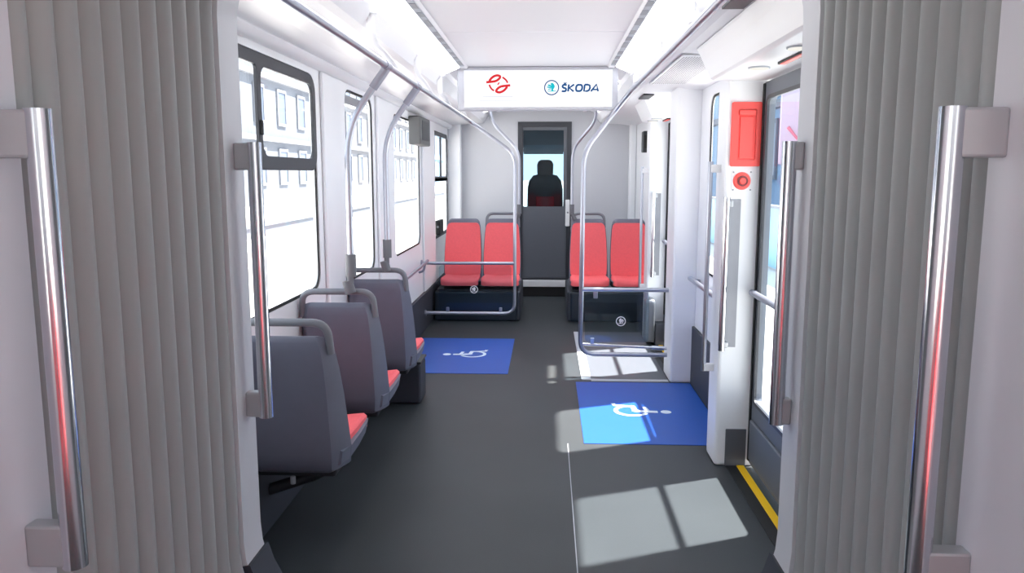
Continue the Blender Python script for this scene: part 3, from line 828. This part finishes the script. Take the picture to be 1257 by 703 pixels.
# ------------------------------------------------------------ blue wheelchair areas
def wheelchair(cx, cy, s, dirx, parent):
    """u = towards the head, v = forwards"""
    f = lambda u, v, t: (cx + dirx * u * s, cy + v * s, 0.003 + t)
    bm = NB(); ribbon(bm, arc(0, 0, 0.0, 0, 360, 2)[:0] or arc(0.0, 0.0, 0.5, 75, 330, 30), 0.13, lambda u, v, t: f(v * 0 + u, v, t), 0.0012)
    wheel = obj('wheel_mark', bm, M['symbol'], parent)
    bm = NB()
    poly(bm, arc(1.08, -0.08, 0.17, 0, 360, 20)[:-1], f, 0.0012)
    obj('head_mark', bm, M['symbol'], parent)
    bm = NB()
    ribbon(bm, [(0.82, -0.08), (0.45, -0.06), (0.12, 0.0), (0.08, 0.05)], 0.2, f, 0.0013)
    ribbon(bm, [(0.12, -0.05), (0.08, 0.50)], 0.16, f, 0.0014)
    ribbon(bm, [(0.12, 0.45), (-0.50, 0.58), (-0.52, 0.78)], 0.14, f, 0.0015)
    ribbon(bm, [(0.52, -0.02), (0.45, 0.42)], 0.13, f, 0.0011)
    obj('figure_mark', bm, M['symbol'], parent)
t = thing('floor_marking', 'blue wheelchair area on the floor beside the left windows, head of the symbol pointing left', 'floor marking', (-0.70, 6.4, 0))
obj('blue_film', B(-1.168, -0.29, 5.78, 7.055, 0.0005, 0.003), M['blue'], t)
wheelchair(-0.615, 6.42, 0.20, -1, t)
t = thing('floor_marking', 'blue wheelchair area on the floor right of the aisle, head of the symbol pointing right', 'floor marking', (0.6, 4.9, 0))
obj('blue_film', B(0.215, 1.035, 4.255, 5.572, 0.0005, 0.003), M['blue'], t)
wheelchair(0.545, 4.88, 0.20, 1, t)
# pale ramp plate on the floor behind the right area
t = thing('ramp_plate', 'flat grey ramp plate in the floor between the right blue area and the far door', 'ramp', (0.62, 5.9, 0))
obj('edge_strip', B(0.26, 0.33, 5.63, 7.4, 0.0005, 0.0045), M['cornice'], t)
obj('front_strip', B(0.33, 0.89, 5.60, 5.66, 0.0005, 0.004), M['cornice'], t)
obj('plate', B(0.33, 0.89, 5.66, 7.4, 0.0005, 0.0035), M['doorgrey'], t)

# ------------------------------------------------------------ hanging display with the two logos
t = thing('hanging_display', 'wide white display hanging from the ceiling with red loop and blue lettered logos', 'display', (-0.07, 5.72, 1.95))
obj('casing', B(-0.645, 0.495, 5.71, 5.80, 1.945, 2.25, 0.012, 2), mat('display_casing', (176, 178, 186), 0.4), t)
DX0, DX1, DZ0, DZ1 = -0.595, 0.452, 1.968, 2.222
sc = obj('screen', B(DX0, DX1, 5.704, 5.711, DZ0, DZ1), M['screen'], t)
fs = lambda u, v, tt: (u, 5.7035 - tt, v)
def px(u, v):   # crop pixels (1257 wide crop of 580..750) -> metres on the screen plane
    X = 580 + u * 170 / 1257; Y = 80 + v * 170 / 1257
    return ((X - 568) / (753 - 568) * (DX1 - DX0) + DX0, DZ1 - (Y - 82) / (132 - 82) * (DZ1 - DZ0))
bm = NB()
def stroke(pts, w):
    ribbon(bm, [px(*p) for p in pts], w, fs, 0.001)
def spl(pts, n=8):
    P = [Vector(p) for p in pts]; out = []
    for i in range(len(P) - 1):
        a = P[max(i - 1, 0)]; b = P[i]; c = P[i + 1]; d = P[min(i + 2, len(P) - 1)]
        for k in range(n):
            t_ = k / n
            out.append(tuple(0.5 * ((2 * b) + (c - a) * t_ + (2 * a - 5 * b + 4 * c - d) * t_ ** 2 + (3 * b - a - 3 * c + d) * t_ ** 3)))
    out.append(tuple(P[-1])); return out
stroke(spl([(118, 134), (160, 130), (205, 122), (236, 100), (246, 76), (215, 66), (178, 82), (152, 112), (150, 128)]), 0.016)
stroke(spl([(340, 166), (298, 170), (253, 178), (222, 200), (210, 226), (243, 236), (280, 218), (306, 188), (308, 172)]), 0.016)
stroke(spl([(268, 84), (292, 104), (308, 124), (315, 142)]), 0.012)
stroke(spl([(146, 158), (154, 180), (168, 202), (190, 220)]), 0.012)
stroke([(224, 160), (230, 148), (240, 138)], 0.009)
obj('loop_logo', bm, M['redlogo'], sc)
bm = NB()
ribbon(bm, [px(85, 280), px(362, 278)], 0.004, fs, 0.0006)
ribbon(bm, [px(50, 318), px(405, 318)], 0.003, fs, 0.0006)
obj('small_print', bm, M['faint'], sc)
ex, ez = px(722, 191)
emblem(ex, ez, 0.0535, lambda u, v, tt: (u, 5.7035 - tt, v), M['bluelogo'], M['teallogo'], sc, 1, dep=0.001)
# lettering drawn as strokes: S with caron, K, O, D, A, slanted
def letters():
    bm = NB()
    def st(pts, w=0.0128): ribbon(bm, [px(*p) for p in pts], w, fs, 0.001)
    def off(pts, ox, w=1.0): return [(ox + x * w + (230 - y) * 0.10, y) for x, y in pts]
    st(off(spl([(40, 166), (14, 163), (4, 172), (4, 184), (14, 193), (30, 198), (38, 208), (36, 222), (26, 228), (0, 227)], 5), 815))
    st(off([(16, 142), (27, 152), (40, 142)], 810), 0.0085)
    st(off([(0, 160), (0, 230)], 874)); st(off([(48, 160), (8, 194), (50, 230)], 874))
    st(off(spl([(28, 163), (8, 170), (2, 195), (8, 221), (28, 227), (50, 221), (58, 195), (50, 169), (28, 163)], 5), 942))
    st(off([(0, 163), (0, 227), (28, 227), (44, 220), (52, 196), (46, 170), (28, 163), (0, 163)], 1020))
    st(off([(0, 230), (44, 160), (66, 230)], 1084)); st(off([(14, 212), (58, 212)], 1084), 0.0095)
    return bm
obj('lettering', letters(), M['bluelogo'], sc)

# ------------------------------------------------------------ driver's cab seen through the door
struct(obj('floor_cab', B(-1.25, 1.1, YB + 0.05, 11.6, 0.0, 0.12), M['cabdark']))
struct(obj('wall_cab_left', B(-1.27, -1.2, YB + 0.05, 11.6, 0, 2.3), M['cabdark']))
struct(obj('wall_cab_right', B(1.06, 1.13, YB + 0.05, 11.6, 0, 2.3), M['cabdark']))
struct(obj('ceiling_cab', B(-1.27, 1.13, YB + 0.05, 11.6, 2.3, 2.42), M['cabdark']))
struct(obj('wall_cab_front', plate([(-1.27, 0), (1.13, 0), (1.13, 2.3), (-1.27, 2.3)], [rrect(-1.1, 0.95, 0.95, 1.81, 0.08)], lambda u, v, t_: (u, 11.55 + t_, v), 0.06), M['blind']))
struct(obj('window_6', B(-1.1, 0.95, 11.57, 11.576, 0.95, 1.81), M['cabglass']))
obj_dash = tag(obj('dashboard', B(-1.0, 0.9, 11.0, 11.5, 0.12, 0.98, 0.05, 3), M['cabdark']), 'dark driver console in front of the windscreen', 'dashboard')
t = thing('driver_seat', 'black driver seat with headrest seen through the cab door glass', 'seat', (-0.03, 10.6, 0.12))
def rr3(z, y, w, d):
    return [(-0.03 + u, y + v, z) for u, v in rrect(-w, w, -d, d, min(w, d) * 0.7, 4)]
obj('backrest', loft(NB(), [rr3(0.60, 10.62, .16, .03), rr3(0.64, 10.62, .225, .055), rr3(1.0, 10.58, .24, .06), rr3(1.30, 10.55, .235, .055), rr3(1.40, 10.54, .215, .05), rr3(1.475, 10.54, .16, .045), rr3(1.49, 10.54, .10, .03)]), M['cabseat'], t, smooth=True)
obj('headrest', loft(NB(), [rr3(1.47, 10.55, .09, .035), rr3(1.50, 10.54, .105, .05), rr3(1.62, 10.54, .108, .052), rr3(1.66, 10.54, .09, .045), rr3(1.68, 10.54, .06, .03)]), M['cabseat'], t, smooth=True)
obj('red_panel', B(-0.15, 0.09, 10.490, 10.53, 0.80, 1.20, 0.012), M['cabred'], t)
obj('seat_cushion', B(-0.25, 0.19, 10.62, 11.0, 0.52, 0.66, 0.04, 3), M['cabseat'], t)
obj('seat_base', B(-0.15, 0.09, 10.65, 10.92, 0.12, 0.53, 0.02), M['cabdark'], t)
struct(obj('trim_50', B(-0.29, 0.19, YB + 0.026, YB + 0.034, 1.845, 2.02), M['cabdark']))
struct(obj('trim_51', B(-0.29, 0.19, YB + 0.026, YB + 0.034, 1.735, 1.842), M['blind']))

# ------------------------------------------------------------ nearer car around the viewpoint
struct(obj('floor_near', B(-1.30, 1.12, -3.0, 1.1, -0.10, 0.0), M['floor']))
struct(obj('ceiling_near', B(-1.27, 1.13, -3.0, 1.1, 2.2, 2.35), M['ceiling']))
for nm, fn in (('wall_left_near', on_left), ('wall_right_near', on_right)):
    struct(obj(nm, plate([(-3.0, 0), (1.1, 0), (1.1, 2.2), (-3.0, 2.2)], [rrect(-2.6, -0.3, 0.9, 1.95, 0.1)], fn, 0.07), M['wall']))
struct(obj('wall_back_near', B(-1.27, 1.13, -3.06, -3.0, 0, 2.35), M['partition']))
for s in (-1, 1):
    t = thing('light_strip', 'ceiling light strip in the nearer car on the %s' % ('left' if s < 0 else 'right'), 'ceiling light', (CX + s * 0.6, -0.9, 2.2))
    obj('diffuser', B(CX + s * 0.6 - 0.05, CX + s * 0.6 + 0.05, -2.9, 0.95, 2.185, 2.2, 0.003), M['strip'], t)
    obj('housing', B(CX + s * 0.6 - 0.07, CX + s * 0.6 + 0.07, -2.92, 0.97, 2.192, 2.2), M['white'], t)

# ------------------------------------------------------------ the street outside
GZ = -0.45
struct(obj('ground', B(-90, 90, -50, 220, GZ - 0.2, GZ), M['street']))
def building(x0, x1, y0, y1, h, face, m, rows, cols, ww, wh, z0, dz, label, mc=None, wm=None):
    t = thing('building', label, 'building', ((x0 + x1) / 2, (y0 + y1) / 2, GZ))
    obj('walls', B(x0, x1, y0, y1, GZ, h), m, t)
    xf = x1 if face > 0 else x0
    for j in range(rows):
        zc = z0 + j * dz
        for i in range(cols):
            yc = y0 + (y1 - y0) * (i + 0.5) / cols
            a, b = (xf - 0.02, xf + 0.06) if face > 0 else (xf - 0.06, xf + 0.02)
            w = obj('window', B(a, b, yc - ww / 2, yc + ww / 2, zc, zc + wh), wm or M['winblue'], t)
            a2, b2 = (xf + 0.02, xf + 0.12) if face > 0 else (xf - 0.12, xf - 0.02)
            fr = plate([(yc - ww / 2 - .12, zc - .15), (yc + ww / 2 + .12, zc - .15), (yc + ww / 2 + .12, zc + wh + .15), (yc - ww / 2 - .12, zc + wh + .15)],
                       [[(yc - ww / 2 + .02, zc + .03), (yc + ww / 2 - .02, zc + .03), (yc + ww / 2 - .02, zc + wh - .03), (yc - ww / 2 + .02, zc + wh - .03)]],
                       lambda u, v, tt, a2=a2: (a2 + tt, u, v), 0.1)
            obj('surround', fr, mc or M['stone'], w)
        a, b = (xf - 0.05, xf + 0.30) if face > 0 else (xf - 0.30, xf + 0.05)
        obj('cornice', B(a, b, y0, y1, zc + wh + 0.55, zc + wh + 0.85), mc or M['stone'], t)
    a, b = (xf - 0.4, xf + 0.6) if face > 0 else (xf - 0.6, xf + 0.4)
    obj('eaves', B(a, b, y0 - 0.2, y1 + 0.2, h - 0.5, h), mc or M['stone'], t)
    return t
building(-28, -18, 26, 64, 17, 1, M['facade'], 4, 9, 1.5, 2.1, 0.9, 3.9, 'pale stone building outside the nearest left window')
building(-27, -18, 65, 112, 16, 1, M['facade_b'], 4, 11, 1.5, 2.3, 0.8, 3.7, 'cream building with tall windows outside the middle left windows')
building(-28, -18, 113, 170, 18, 1, M['facade_c'], 4, 10, 2.0, 2.4, 0.8, 4.0, 'bluish building farthest up the street on the left')
t = thing('street_wall', 'low pale parapet along the street outside the left windows', 'low wall', (-9, 40, GZ))
obj('wall_body', B(-9.15, -8.9, 4, 90, GZ, -0.12), M['facade'], t)
obj('coping', B(-9.22, -8.83, 4, 90, -0.12, -0.03), M['stone'], t)
building(9.5, 20, 18, 60, 9, -1, M['facade_c'], 2, 9, 1.8, 2.2, 1.4, 3.4, 'bluish building seen through the near door glass', M['facade'], M['winblue'])
t = thing('poster_board', 'pale pink poster board outside the near door glass', 'poster', (6.75, 22, GZ))
obj('board', B(6.3, 7.2, 22.0, 22.1, 1.75, 3.9, 0.02), M['pink'], t)
obj('stroke_mark', T([(6.5, 21.99, 2.75), (6.75, 21.99, 2.45), (6.95, 21.99, 2.6), (7.1, 21.99, 2.4)], 0.045), M['pinkred'], t)
for xx in (6.4, 7.05): obj('post', B(xx, xx + 0.08, 22.02, 22.1, GZ, 1.75), M['cornice'], t)

t = thing('hoarding', 'low pale blue hoarding on the pavement outside the near door glass', 'hoarding', (4.7, 24, GZ))
obj('panel', B(4.6, 4.68, 10, 44, GZ + 0.05, 0.80), M['hoard'], t)
obj('top_rail', B(4.56, 4.72, 10, 44, 0.80, 0.86), M['stone'], t)
for k in range(8): obj('post', B(4.68, 4.76, 10.2 + k * 4.8, 10.28 + k * 4.8, GZ, 0.80), M['stone'], t)
